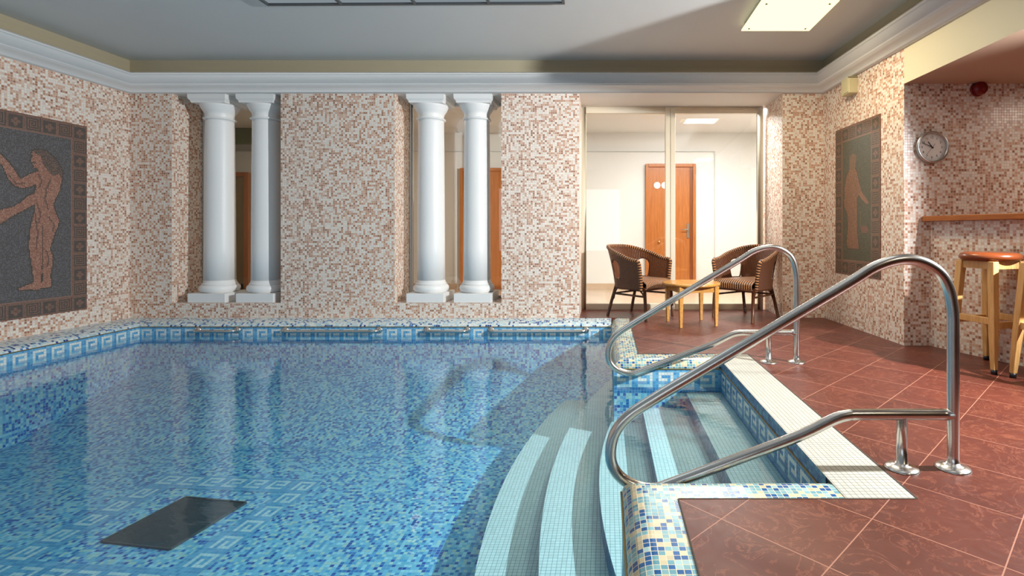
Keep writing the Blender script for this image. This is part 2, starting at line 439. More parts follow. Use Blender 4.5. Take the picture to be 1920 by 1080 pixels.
# white strip along the top step
f = MB(); f.box(AX, 1.86, -.004, 1.110, 4.066, 0.0); f.box(AX+.01, AY0, -.3, 1.110, AY1, -.004, skip='b')
struct(f.build('trim_1', m_white_tile), 'broad strip of white mosaic along the top of the pool steps')
f = MB(); f.box(1.110, 1.86, -.05, 1.116, 4.07, .0015); f.box(.262, 1.853, -.05, 1.116, 1.858, .0012); f.box(.262, 4.068, -.05, 1.11, 4.072, .0012)
f.box(.258, -3, -.05, .263, 1.856, .0012); f.box(.258, 4.07, -.05, .263, 5.6, .0012)
struct(f.build('trim_2', m_dark), 'dark joint between deck tiles and pool edge mosaic')

# --- coping
def cope_prof(w, flat, drop=.062):
    p = [(-w-.0, -.002), (-w+flat, -.002)]
    for i in range(1, 9):
        a = i/8*pi/2; p.append((-w+flat+(w-flat)*sin(a), -.002-drop*(1-cos(a))))
    return p
f = MB()
sweep(f, [(PX0, -2), (PX0, PY1), (PX1, PY1)], cope_prof(.292, .06), side=-1, mi=0)
sweep(f, [(PX1, 5.8), (PX1, AY1), (AX, AY1)], [(d, z) for d, z in cope_prof(.2, .115)], side=-1, mi=1)
sweep(f, [(AX+.02, AY0), (PX1, AY0), (PX1, -2)], cope_prof(.2, .12), side=-1, mi=1)
struct(f.build('pool_coping', [m_cope_w, m_cope], weld=False), 'rounded blue and cream mosaic rim around the pool')
f = MB(); f.box(AX, AY0, -.068, AX+.004, AY1, -.0045)
struct(f.build('trim_3', m_riser), 'narrow dark blue mosaic face below the white strip')
# brass line
f = MB()
for pth in ([(PX0, -2), (PX0, PY1), (PX1, PY1), (PX1, AY1), (AX, AY1), (AX, AY0), (PX1, AY0), (PX1, -2)],):
    sweep(f, pth, [(0, -.062), (.005, -.062), (.007, -.066), (.005, -.070), (0, -.070)], side=-1)
for v in f.v: pass
struct(f.build('trim_4', m_brass, weld=False), 'thin brass coloured line under the pool rim')

# --- Greek key band
KEY = ["#####", "#...#", "#.###", "#....", "#####"]
random.seed(3)
LT = [(100, 168, 212), (120, 186, 222), (84, 152, 202), (108, 176, 216)]
DK = [(60, 122, 178), (76, 140, 192), (44, 104, 164)]
KW = [(232, 236, 228), (224, 230, 224), (216, 226, 222)]
def band(name, a, b, flip=False, dark=False, ztop=-.068, rows=8, pitch=.0222, label=''):
    a = Vector((*a, 0)); b = Vector((*b, 0)); d = (b-a); n = int(round(d.length/pitch)); d = d/n
    mb = MB()
    for i in range(n):
        for j in range(rows):
            ii = (i % 7); 
            if flip: ii = 6-ii
            k = 1 <= j <= 5 and 1 <= ii <= 5 and KEY[j-1][ii-1] == '#'
            if k: c = random.choice(KW)
            elif j > 5: c = random.choice(DK)
            else: c = random.choice(LT if not dark else DK)
            z1 = ztop-j*pitch; z0 = z1-pitch
            p, q = a+d*i, a+d*(i+1)
            mb.face([(p.x, p.y, z0), (q.x, q.y, z0), (q.x, q.y, z1), (p.x, p.y, z1)], [(i*pitch, j*pitch+pitch), ((i+1)*pitch, j*pitch+pitch), ((i+1)*pitch, j*pitch), (i*pitch, j*pitch)], col=rgba(c))
    return struct(mb.build(name, m_band), label)
band('trim_5', (PX0, -2), (PX0, PY1), label='white Greek key tile band on the left pool wall')
band('trim_6', (PX0, PY1), (PX1, PY1), label='white Greek key tile band on the far pool wall')
band('trim_7', (PX1, AY1), (AX, AY1), flip=True, label='Greek key tile band on the far side of the step recess')
band('trim_8', (AX, AY1), (AX, AY0), dark=True, label='dark blue Greek key tile band under the white strip')
band('trim_9', (PX1, PY1), (PX1, AY1), label='Greek key tile band beside the step recess')
band('trim_10', (PX1, AY0), (PX1, -2), label='Greek key tile band below the near rim')

# --- basin
FZ = -.85
f = MB()
f.face([(PX0, PY0, FZ), (PX1, PY0, FZ), (PX1, 4.4, FZ), (PX0, 4.4, FZ)])
f.face([(PX0, 4.4, FZ), (PX1, 4.4, FZ), (PX1, PY1, -.52), (PX0, PY1, -.52)])
zb = -.068-8*.0222
def wallq(a, b, z0, z1, mi=0):
    d = math.hypot(b[0]-a[0], b[1]-a[1]); f.face([(*a, z0), (*b, z0), (*b, z1), (*a, z1)], [(0, z0), (d, z0), (d, z1), (0, z1)], mi)
for a, b in (((PX0, PY0), (PX0, PY1)), ((PX0, PY1), (PX1, PY1)), ((PX1, PY1), (PX1, AY1)), ((PX1, AY1), (AX, AY1)), ((AX, AY1), (AX, AY0)), ((AX, AY0), (PX1, AY0)), ((PX1, AY0), (PX1, PY0)), ((PX1, PY0), (PX0, PY0))):
    wallq(a, b, -1.0, zb)
struct(f.build('pool_basin', m_pool), 'pool floor and walls of mixed light and deep blue mosaic')

# --- steps
def arc(x0, c, yc, lo, hi, n=24): return [(x0+c*((lo+(hi-lo)*i/n)-yc)**2, lo+(hi-lo)*i/n) for i in range(n+1)]
f = MB()
def step(pts, ztop, zbot):
    # pts run from far (high y) to near (low y) on the pool side, closed by the recess
    f.prism(pts, zbot, ztop, 1, top=0, bottom=False)
e = .0005
def clip(x0, c, yc):
    h = sqrt((PX1-e-x0)/c); lo = max(yc-h, PY0+.01); hi = min(yc+h, PY1-.01); return arc(x0, c, yc, lo, hi, 30)
def poly(x0, c, yc):
    a = clip(x0, c, yc)                                   # near -> far
    far, near = a[-1], a[0]
    p = list(reversed(a))                                  # far -> near (pool side, anticlockwise seen from above)
    p += [(PX1-e, near[1])] if near[0] < PX1-.01 else []
    p += [(PX1-e, AY0+e), (AX-e, AY0+e), (AX-e, AY1-e), (PX1-e, AY1-e)]
    if far[0] < PX1-.01: p += [(PX1-e, far[1])]
    return p
step(poly(-.665, .082, 3.2), -.675, FZ-.02)
step(poly(-.345, .078, 3.1), -.565, -.69)
step(poly(-.035, .105, 3.0), -.46, -.58)
step([(.274, AY1-e), (.274, AY0+e), (AX-e, AY0+e), (AX-e, AY1-e)], -.355, -.47)
step([(.60, AY1-e), (.60, AY0+e), (AX-e, AY0+e), (AX-e, AY1-e)], -.24, -.36)
struct(f.build('pool_steps', [m_tread, m_riser]), 'curved white tiled steps going down into the pool')

# --- drain and key border on the pool floor
t = empty('floor_drain', (-2.655, 3.235, FZ), R(-9)); t.scale = (.93, .95, 1); tag(t, 'square dark drain cover sunk in the pool floor', 'drain')
f = MB(); f.box(-.245, -.265, .0, .245, .265, .008); f.build('cover', m_drain, t)
f = MB()
for s in (-1, 1): f.box(s*.25-.006, -.27, 0, s*.25+.006, .27, .012); f.box(-.25, s*.27-.006, 0, .25, s*.27+.006, .012)
f.build('rim', m_vent, t)
random.seed(8)
mb = MB(); p = .024; M = Matrix.Translation((-2.7, 3.22, FZ+.002)) @ Matrix.Rotation(R(-5), 4, 'Z')
half = 25                                       # outline in tiles
for side in range(4):
    Rm = M @ Matrix.Rotation(side*pi/2, 4, 'Z')
    for i in range(-half, half-7):
        for j in range(8):
            ii = (i+half) % 7; k = 1 <= j <= 5 and 1 <= ii <= 5 and KEY[j-1][ii-1] == '#'
            c = random.choice([(214, 232, 230), (200, 224, 226)]) if k else random.choice([(96, 168, 208), (110, 180, 214), (84, 156, 200)])
            x, y = i*p, (half-1-j)*p
            mb.face([Rm @ Vector(q) for q in ((x, y, 0), (x+p, y, 0), (x+p, y+p, 0), (x, y+p, 0))], [(i*.0222, j*.0222), (i*.0222+.0222, j*.0222), (i*.0222+.0222, j*.0222+.0222), (i*.0222, j*.0222+.0222)], col=rgba(c))
struct(mb.build('trim_11', m_band), 'square Greek key tile border around the drain on the pool floor')

# --- water
f = MB(); f.face([(PX0, PY0, WZ), (PX1, PY0, WZ), (PX1, PY1, WZ), (PX0, PY1, WZ)]); f.face([(PX1, AY0, WZ), (AX, AY0, WZ), (AX, AY1, WZ), (PX1, AY1, WZ)])
tag(f.build('pool_water', m_water), 'clear blue pool water with light ripples', 'water', kind='stuff')

# --- walls
f = MB(); f.box(XL-.25, -3, -.3, XL, 6.4, 2.95); struct(f.build('wall_left', m_pink), 'left wall of pink and cream mosaic')
f = MB()
for x0, x1 in ((XL, -4.836), (-3.62, -2.35), (-1.16, -.29)): f.box(x0, YB, -.02, x1, 6.3, 2.86)
for x0, x1 in ((-4.836, -3.62), (-2.35, -1.16)): f.box(x0, YB, -.02, x1, 6.3, .165)
f.box(1.975, YB, -.02, 2.44, 6.5, 2.86)
struct(f.build('wall_back', m_pink), 'back wall of pink and cream mosaic with two window niches')
f = MB(); f.prism([(rw(5.8), 5.8), (rw(4.37), 4.37), (6, 4.37), (6, 6.3), (2.44, 6.3)], -.02, 2.86)
struct(f.build('wall_right', m_pink), 'right wall of pink mosaic holding the robed figure panel and the clock')
# low wall under the shelf
f = MB(); f.prism([(2.735, 4.372), (2.735, 4.33), (3.31, 2.76), (3.9, 2.76), (3.9, 4.372)], 0, 1.042)
struct(f.build('wall_low', m_pink), 'waist high pink mosaic wall carrying the wooden bar shelf')
# outer shell
f = MB(); f.box(XL-.25, -3.2, -.3, 6.2, -3, 2.95); struct(f.build('wall_near', m_shell))
f = MB(); f.box(6, -3, -.3, 6.2, 6.3, 2.95); struct(f.build('wall_east', m_shell))
# ceiling
f = MB(); f.box(XL-.25, -3.2, 2.86, 6.2, YB+.6, 3.0)
struct(f.build('ceiling', m_ceil), 'pale grey painted ceiling inside the cornice')
f = MB()
f.box(-5.0, 5.8, 2.5, -3.5, 6.3, 2.86); f.box(-2.4, 5.8, 2.5, -1.1, 6.3, 2.86); f.box(-.3, 5.8, 2.5, 2.0, 6.5, 2.86)
struct(f.build('trim_12', m_plaster), 'white lintels over the niches and the glazed front')
path = [(XL, -3), (XL, YB), (rw(YB), YB), (rw(-3), -3)]
f = MB(); sweep(f, path, [(0, 2.5), (.03, 2.5), (.035, 2.512), (.05, 2.53), (.08, 2.55), (.118, 2.562), (.118, 2.572), (.13, 2.576), (.13, 2.66), (.15, 2.664), (.15, 2.694), (0, 2.694)], side=-1)
o = f.build('trim_13', m_plaster, weld=True); struct(o, 'white stepped cornice around the top of the walls')
f = MB(); sweep(f, path, [(.012, 2.69), (.012, 2.80), (.03, 2.86)], side=-1)
struct(f.build('trim_14', m_tan, weld=False), 'tan painted band above the cornice')
# bulkhead + low ceiling of the bar corner
f = MB(); f.prism([(rw(4.37), 4.37), (rw(2.95), 2.95), (6, 2.95), (6, 4.37)], 2.2, 2.86, 0)
for i, fc in enumerate(f.f):
    if i == len(f.f)-1: f.mi[i] = 1
struct(f.build('trim_15', [m_cream, m_lowceil], weld=False), 'cream bulkhead and lowered ceiling over the bar corner')

# ================================================================== CORRIDOR BEHIND THE GLASS
f = MB(); f.box(-9, 8.7, 0, 4.5, 8.9, 2.62); struct(f.build('wall_corridor', m_corr), 'white corridor wall behind the glass')
f = MB(); f.box(-9.2, 6.3, 0, -9, 8.9, 2.62); f.box(2.62, 6.5, 0, 2.8, 8.9, 2.62); struct(f.build('wall_corridor_end', m_corr))
f = MB(); f.box(-9, 6.31, -.3, 4.5, 8.9, -.001); struct(f.build('floor_corridor', m_corrfloor), 'tan corridor floor')
f = MB(); f.box(-9, 6.3, 2.62, 4.5, 8.9, 2.72); struct(f.build('ceiling_corridor', m_corr))
f = MB(); f.box(-9, 8.66, 2.30, 1.83, 8.70, 2.31); f.box(1.82, 8.66, 0, 1.83, 8.7, 2.31)
struct(f.build('trim_16', m_ceil), 'thin grey line framing the corridor wall')
f = MB(); f.box(-9, 8.3, 2.36, -4.3, 8.32, 2.62); struct(f.build('trim_17', m_green), 'dull green panel high behind the left niche')
f = MB(); f.box(-9, 8.66, .0, 4.5, 8.7, .10); struct(f.build('baseboard_corridor', m_corrfloor))
def door(name, x0, x1, y=8.68, top=2.09, label=''):
    d = empty(name, ((x0+x1)/2, y, 0)); struct(d, label); w = (x1-x0)/2
    f = MB(); f.box(-w, -.06, 0, -w+.05, 0, top); f.box(w-.05, -.06, 0, w, 0, top); f.box(-w+.05, -.06, top-.05, w-.05, 0, top)
    f.build('door_frame', m_door, d, bevel=.004)
    f = MB(); f.box(-w+.05, -.03, .01, w-.10, 0.0, top-.05); f.box(-w+.05, -.031, .83, w-.1, -.029, .834); f.build('door_leaf', m_door, d)
    f = MB(); f.box(w-.10, -.04, .01, w-.05, 0.0, top-.05); f.build('door_rebate', m_doordark, d)
    return d, w
d1, w = door('door_1', .67, 1.503, label='wooden door with two round white signs behind the glass')
f = MB(); f.box(w-.15, -.045, .86, w-.115, -.03, 1.10)
f.tube([(w-.132, -.045, 1.0), (w-.132, -.075, 1.0), (w-.15, -.08, 1.0), (w-.235, -.08, 1.0)], .008, 8); f.build('door_handle', m_silver, d1)
for dx in (-.225, -.10):
    f = MB(); Mx = Matrix.Translation((dx, -.032, 1.735)) @ Matrix.Rotation(pi/2, 4, 'X'); f.lathe([(.055, 0), (.055, .006)], n=28, M=Mx)
    s_ = f.build('round_sign', m_white, d1); s_['label'] = 'round white door sign'
    f = MB(); Mx = Matrix.Translation((dx+.03, -.03, .80)) @ Matrix.Rotation(pi/2, 4, 'X'); f.lathe([(.006, 0), (.006, .02), (.016, .025), (.018, .035), (.010, .045), (0, .047)], n=16, M=Mx)
    f.build('door_knob', m_hook, d1)
door('door_2', -2.41, -1.55, top=2.02, label='brown wooden door seen between the columns of the right niche')
d3 = empty('door_3', (-6.3, 8.68, 0)); struct(d3, 'narrow wood framed doorway seen between the columns of the left niche')
f = MB(); f.box(-.42, -.06, 0, -.36, 0, 1.95); f.box(.30, -.06, 0, .38, 0, 1.95); f.box(-.36, -.06, 1.88, .30, 0, 1.95); f.build('door_frame', m_door, d3, bevel=.004)
f = MB(); f.box(-.36, -.02, 0, .30, 0, 1.88); f.build('curtain', plain('tan curtain', (150, 126, 92), .8, 0, .25, 8), d3)

# --- glazed front (window_1) and niche windows
def pane_window(name, x0, x1, z0, z1, y, bars, fw, label, mat=m_frame):
    w = empty(name, ((x0+x1)/2, y, z0)); struct(w, label)
    cx = (x0+x1)/2; f = MB()
    f.box(x0-cx, -.03, 0, x0-cx+fw, .03, z1-z0); f.box(x1-cx-fw, -.03, 0, x1-cx, .03, z1-z0)
    f.box(x0-cx+fw, -.03, z1-z0-fw*1.15, x1-cx-fw, .03, z1-z0); f.box(x0-cx+fw, -.03, 0, x1-cx-fw, .03, fw*1.1)
    for b in bars: f.box(b-cx-.062, -.036, .001, b-cx-.002, .029, z1-z0-.002); f.box(b-cx+.002, -.036, .001, b-cx+.062, .029, z1-z0-.002)
    f.build('window_frame', mat, w, bevel=.006)
    xs = [x0]+list(bars)+[x1]
    for a, b in zip(xs[:-1], xs[1:]):
        g = MB(); g.box(a-cx+.04, -.004, .05, b-cx-.04, .004, z1-z0-.05); g.build('glass_pane', m_glass, w)
    return w
pane_window('window_1', -.31, 1.945, 0, 2.497, 6.43, [.80], .068, 'full height cream framed glazed front behind the wicker chairs')
pane_window('window_2', -4.836, -3.62, .165, 2.5, 6.27, [], .03, 'glazing behind the columns of the left niche', m_plaster)
pane_window('window_3', -2.35, -1.16, .165, 2.5, 6.27, [], .03, 'glazing behind the columns of the right niche', m_plaster)

# ================================================================== COLUMNS
def make_column():
    c = empty('column', (0, 0, .165))
    f = MB(); f.box(-.21, -.21, 0, .21, .21, .102); f.build('plinth', m_column, c, bevel=.004)
    f = MB(); pr = [(.165, .102), (.185, .106)]
    pr += [(.160+.038*cos(a), .147+.045*sin(a)) for a in [R(-80+160*i/12) for i in range(13)]]
    pr += [(.172, .192), (.172, .202), (.163, .208), (.158, .222), (.154, .24)]
    f.lathe(pr, n=48); f.build('base', m_column, c)
    f = MB(); pr = [(.154, .24), (.152, .6), (.150, 1.1), (.146, 1.7), (.142, 2.05), (.141, 2.07)]
    f.lathe(pr, n=48); f.build('shaft', m_column, c)
    f = MB(); pr = [(.141, 2.07)]+[(.141+.022*cos(a), 2.087+.014*sin(a)) for a in [R(-85+170*i/8) for i in range(9)]]
    pr += [(.143, 2.102), (.143, 2.135), (.147, 2.15), (.163, 2.175), (.17, 2.185), (.172, 2.19), (.18, 2.205), (.19, 2.225), (.196, 2.24), (.196, 2.244)]
    f.lathe(pr, n=48)
    f.build('capital', m_column, c)
    f = MB()
    rows = [[(s*sx, s*sy, z) for sx, sy in ((-1, -1), (1, -1), (1, 1), (-1, 1))] for s, z in ((.19, 2.243), (.192, 2.262), (.21, 2.285), (.212, 2.335))]
    k = [[Vector(p) for p in r] for r in rows]
    for i in range(3):
        for j in range(4): f.face([k[i][j], k[i][(j+1) % 4], k[i+1][(j+1) % 4], k[i+1][j]])
    f.face(list(reversed(k[0]))); f.face(k[-1])
    f.build('abacus', m_column, c)
    return c
col0 = make_column()
for i, (x, lab) in enumerate(((-4.46, 'white plaster column on the left side of the left niche, nearest the left wall'), (-3.92, 'white column half shaded by the wide mosaic pier, right one of the left niche'),
                              (-2.015, 'white column on the left side of the right niche, just right of the wide mosaic pier'), (-1.485, 'white column beside the brown door, right one of the right niche'))):
    c = col0 if i == 0 else copy_tree(col0)
    c.location = (x, 6.02, .165); tag(c, lab, 'column', 'white columns in the wall niches')

# ================================================================== GRAB BARS
def grab(x0, x1, label):
    y, z = 5.545, -.100
    g = empty('grab_bar', ((x0+x1)/2, 5.598, z)); tag(g, label, 'grab bar', 'steel grab bars on the far pool wall')
    w = (x1-x0)/2; f = MB()
    f.tube(smooth_path([(-w, 0, 0), (-w, -.055, 0), (-w+.03, -.075, 0), (-w+.06, -.078, 0), (w-.06, -.078, 0), (w-.03, -.075, 0), (w, -.055, 0), (w, 0, 0)], 2), .0155, 12); f.build('rail', m_steel, g)
    for s in (-1, 1):
        f = MB(); f.lathe([(.036, 0), (.036, .004), (.03, .011), (.016, .014)], n=24, M=Matrix.Translation((s*w, 0, 0)) @ Matrix.Rotation(pi/2, 4, 'X')); f.build('flange', m_steel, g)
for a, b, lab in ((362, 437, 'short steel grab bar on the pool wall, nearest the left corner'), (528, 706, 'long steel grab bar on the pool wall below the wide mosaic pier'),
                  (797, 873, 'short steel grab bar on the pool wall below the right niche columns'), (918, 1098, 'long steel grab bar on the pool wall nearest the wicker chairs')):
    grab((a-1135)*5.53/975, (b-1135)*5.53/975, lab)

# ================================================================== HANDRAILS
UP = [(1.401, 0.0), (1.401, 0.50), (1.396, 0.66), (1.364, 0.765), (1.290, 0.826), (1.197, 0.842), (1.089, 0.812), (0.971, 0.740), (0.612, 0.527), (0.35, 0.372), (0.206, 0.286), (0.098, 0.214), (0.040, 0.145), (0.021, 0.063), (0.037, -.005), (0.092, -0.057), (0.187, -0.083), (0.284, -0.055), (0.541, 0.041), (0.78, 0.131), (0.915, 0.196), (0.975, 0.214), (1.046, 0.217), (1.397, 0.217)]
def handrail(y, label):
    h = empty('handrail', (1.401, y, 0)); tag(h, label, 'handrail', 'bent steel handrails beside the pool steps')
    def catmull(p, n=6):
        q = []
        for i in range(len(p)-1):
            a, b, c, d = p[max(i-1, 0)], p[i], p[i+1], p[min(i+2, len(p)-1)]
            for k in range(n):
                t = k/n; q.append(tuple(.5*((2*b[m])+(-a[m]+c[m])*t+(2*a[m]-5*b[m]+4*c[m]-d[m])*t*t+(-a[m]+3*b[m]-3*c[m]+d[m])*t**3) for m in range(2)))
        q.append(p[-1]); return q
    pts = [(x-1.401, 0, z) for x, z in catmull(UP)]
    f = MB(); f.tube(pts, .0225, 20); f.build('tube', m_steel, h)
    f = MB(); f.tube([(-.206, 0, 0), (-.206, 0, .21)], .0205, 20); f.build('post', m_steel, h)
    for x in (0, -.206):
        f = MB(); f.lathe([(.064, 0.0), (.064, .003), (.058, .009), (.04, .015), (.027, .019), (.023, .026)], c=(x, 0, 0), n=36); f.build('flange', m_steel, h)
    return h
handrail(2.095, 'large bent steel handrail in front, at the near side of the pool steps')
handrail(3.81, 'bent steel handrail at the far side of the pool steps, near the wicker chairs')

# ================================================================== WICKER CHAIRS
def make_chair():
    c = empty('wicker_chair', (0, 0, 0))
    # plan curve: U open to -y
    a, r = .25, .255
    Ls = .24; Lt = Ls*2+pi*r
    def plan(s, k=1.0, back=0):
        if s < Ls: p = (-r, -Ls+s, -1, 0)
        elif s > Ls+pi*r: p = (r, -(s-Ls-pi*r), 1, 0)
        else:
            th = pi-(s-Ls)/r; p = (r*cos(th), r*sin(th), cos(th), sin(th))
        return p
    z0 = .33
    def top(s):
        m = abs(s/Lt*2-1); t = 1-m; t = max(0, min(1, (t-.05)/.8)); return .645+.145*(t*t*(3-2*t))
    def pt(s, v):
        x, y, nx, ny = plan(s); zt = top(s); z = z0+(zt-z0)*v
        fl = .045*v**1.5; bk = max(0, ny)*.075*v**1.3
        return Vector((x+nx*fl, y+ny*fl+bk, z))
    NS, NV = 150, 30
    hc = (.345, Lt-.345)                     # centre of the two side openings along the curve
    def hole(s, z):
        for h in hc:
            d = (s-h)/.072
            if abs(d) < 1 and   .43 < z < .565+.085*sqrt(max(0, 1-d*d)): return True
        return False
    rows = [[pt(Lt*i/NS, j/NV) for i in range(NS+1)] for j in range(NV+1)]
    uvs = [[(Lt*i/NS, rows[j][i].z) for i in range(NS+1)] for j in range(NV+1)]
    def ok(j, i):
        s = Lt*(i+.5)/NS; z = (rows[j][i].z+rows[j+1][i].z)/2; return not hole(s, z)
    f = MB(); f.grid(rows, uvs, mask=ok); o = f.build('shell', m_wicker, c)
    so = o.modifiers.new('solid', 'SOLIDIFY'); so.thickness = .022; so.offset = 0
    # opening rims
    def vof(s, z): return (z-z0)/(top(s)-z0)
    for h in hc:
        loop = []
        for k in range(24):
            t = 2*pi*k/24; s = h+.072*cos(t); z = .565+.085*sin(t) if sin(t) > 0 else .565+.135*max(-1, sin(t)*1.6)
            loop.append(pt(s, vof(s, z)))
        f = MB(); f.tube(loop, .010, 8, closed=True); f.build('opening_rim', m_wicker, c)
    # thick braided rim running up the front edges, along arms and back
    path = [pt(0, v) for v in (0, .25, .5, .75, .93)]+[pt(Lt*i/60, 1) for i in range(1, 60)]+[pt(Lt, v) for v in (.93, .75, .5, .25, 0)]
    f = MB(); f.tube(smooth_path(path, 1), .021, 12)
    f.uv = [[(u*1.0, v) for u, v in q] for q in f.uv]; f.build('braided_rim', m_wseat, c)
    # seat
    f = MB(); n = 26; rows = []; uvs = []
    for i in range(n+1):
        y = -.29+(.29+.235)*i/n; hw = .245 if y < 0 else sqrt(max(.0004, .245**2-y*y))
        fr = max(0, 1-(y+.29)/.07); zt = .432-.03*fr*fr
        row = [Vector((-hw+2*hw*k/20, y, zt+.010*cos(pi*(k/20-.5)))) for k in range(21)]
        rows.append(row); uvs.append([(p.x, p.y) for p in row])
    front = [Vector((p.x, -.300, .345)) for p in rows[0]]; f2 = [Vector((p.x, -.302, .39)) for p in rows[0]]
    f.grid([front, f2]+rows, [[(p.x, -.37) for p in front], [(p.x, -.33) for p in f2]]+uvs)
    f.grid([[Vector((p.x, p.y+.005, .345)) for p in r] for r in rows], uvs)
    f.build('seat', m_wseat, c)
    # frame
    f = MB(); ring = [(-.245, -.285, .335)]+[(plan(Lt*i/20)[0]*.98, plan(Lt*i/20)[1]*.98, .335) for i in range(21)]+[(.245, -.285, .335)]
    f.tube(ring, .016, 8, closed=True); f.build('seat_frame', m_rattan_leg, c)
    feet = {}
    for sx in (-1, 1):
        f = MB(); f.tube([(sx*.245, -.275, .36), (sx*.248, -.29, .18), (sx*.250, -.30, 0)], .018, 12); f.build('leg', m_rattan_leg, c)
        f = MB(); f.tube([(sx*.185, .17, .36), (sx*.20, .225, .18), (sx*.215, .275, 0)], .018, 12); f.build('leg', m_rattan_leg, c)
    for a_, b_ in (((-.246, -.28, .26), (-.195, .20, .26)), ((.246, -.28, .26), (.195, .20, .26)), ((-.195, .20, .26), (.195, .20, .26))):
        f = MB(); f.tube([a_, b_], .011, 8); f.build('stretcher', m_rattan_leg, c)
    for sx in (-1, 1):
        for pts in ([(sx*.198, .215, .20), (sx*.199, .185, .29), (sx*.21, .12, .335)], [(sx*.196, .20, .20), (sx*.16, .205, .29), (sx*.09, .21, .335)], [(sx*.247, -.285, .22), (sx*.246, -.25, .30), (sx*.245, -.19, .335)]):
            f = MB(); f.tube(smooth_path(pts, 2), .009, 8); f.build('brace', m_rattan_leg, c)
    return c
ch = make_chair()
ch.location = (.375, 5.93, 0); ch.rotation_euler = (0, 0, math.atan2(-.36, .405)+pi/2)
tag(ch, 'brown wicker armchair left of the round table, turned to the right', 'chair', 'wicker armchairs by the glazed front')
c2 = copy_tree(ch); c2.location = (1.60, 5.84, 0); c2.rotation_euler = (0, 0, math.atan2(-.37, -.41)+pi/2)
tag(c2, 'brown wicker armchair right of the round table, partly behind the far handrail', 'chair', 'wicker armchairs by the glazed front')

# ================================================================== TABLE
t = empty('coffee_table', (.895, 5.41, 0), R(13)); tag(t, 'low round wooden coffee table between the two wicker chairs', 'table')
f = MB(); f.lathe([(.285, .405), (.295, .410), (.298, .42), (.296, .430), (.288, .435)], n=64); f.build('tabletop', m_table, t)
f = MB()
for s in (-1, 1): f.box(-.19, s*.19-.01, .345, .19, s*.19+.01, .405); f.box(s*.19-.01, -.19, .345, s*.19+.01, .19, .405)
f.build('apron', m_table, t)
for sx in (-1, 1):
    for sy in (-1, 1):
        f = MB(); a, b = .0235, .014
        lo = [(sx*.19+dx*b, sy*.19+dy*b, 0) for dx, dy in ((-1, -1), (1, -1), (1, 1), (-1, 1))]; hi = [(sx*.19+dx*a, sy*.19+dy*a, .404) for dx, dy in ((-1, -1), (1, -1), (1, 1), (-1, 1))]
        for j in range(4): f.face([lo[j], lo[(j+1) % 4], hi[(j+1) % 4], hi[j]])
        f.face(list(reversed(lo))); f.face(hi); f.build('leg', m_table, t, bevel=.003)

# ================================================================== BAR STOOLS
def make_stool():
    c = empty('bar_stool', (0, 0, 0))
    f = MB(); f.lathe([(.0, .752), (.150, .752), (.172, .757), (.184, .770), (.186, .782), (.180, .797), (.165, .807), (.14, .811), (.0, .813)], n=56); f.build('seat', m_leather, c)
    top, bot = .118, .165
    def P_(z): k = 1-z/.75; return top+(bot-top)*k
    for i in range(4):
        a = pi/4+i*pi/2; sx, sy = (1 if cos(a) > 0 else -1), (1 if sin(a) > 0 else -1)
        f = MB(); h0, h1, hb = .024, .0225, .016
        rings = [[(sx*P_(z)+dx*h, sy*P_(z)+dy*h, z) for dx, dy in ((-1, -1), (1, -1), (1, 1), (-1, 1))] for z, h in ((.03, hb), (.30, h1), (.752, h0))]
        for k in range(2):
            for j in range(4): f.face([rings[k][j], rings[k][(j+1) % 4], rings[k+1][(j+1) % 4], rings[k+1][j]])
        f.face(list(reversed(rings[0]))); f.face(rings[-1]); lg = f.build('leg', m_pine, c, bevel=.004)
        f = MB(); f.lathe([(.018, 0), (.019, .032)], c=(sx*P_(0.02), sy*P_(0.02), 0), n=16); f.build('rubber_foot', m_black, lg)
    for s in (-1, 1):
        for ax in (0, 1):
            z = .70; p = P_(z); f = MB()
            if ax == 0: f.box(-p, s*p-.010, z, p, s*p+.010, z+.05)
            else: f.box(s*p-.010, -p, z, s*p+.010, p, z+.05)
            f.build('apron', m_pine, c)
            z = .30 if ax == 0 else .325; p = P_(z); f = MB()
            if ax == 0: f.box(-p, s*p-.011, z, p, s*p+.011, z+.045)
            else: f.box(s*p-.011, -p, z, s*p+.011, p, z+.045)
            f.build('footrest', m_pine, c, bevel=.003)
    return c
st = make_stool(); st.location = (2.722, 3.68, 0); st.rotation_euler = (0, 0, R(14))
tag(st, 'beech bar stool with round brown seat under the shelf, whole in view', 'stool', 'bar stools at the shelf')
s2 = copy_tree(st); s2.location = (2.85, 3.26, 0); s2.rotation_euler = (0, 0, R(7))
tag(s2, 'bar stool cut off by the right edge of the photo', 'stool', 'bar stools at the shelf')
# shelf
f = MB(); f.prism([(2.655, 4.36), (2.655, 4.315), (3.235, 2.74), (3.55, 2.74), (3.55, 4.36)], 1.043, 1.087)
tag(f.build('bar_shelf', m_shelf, bevel=.004), 'brown wooden bar shelf on the low mosaic wall above the stools', 'shelf')

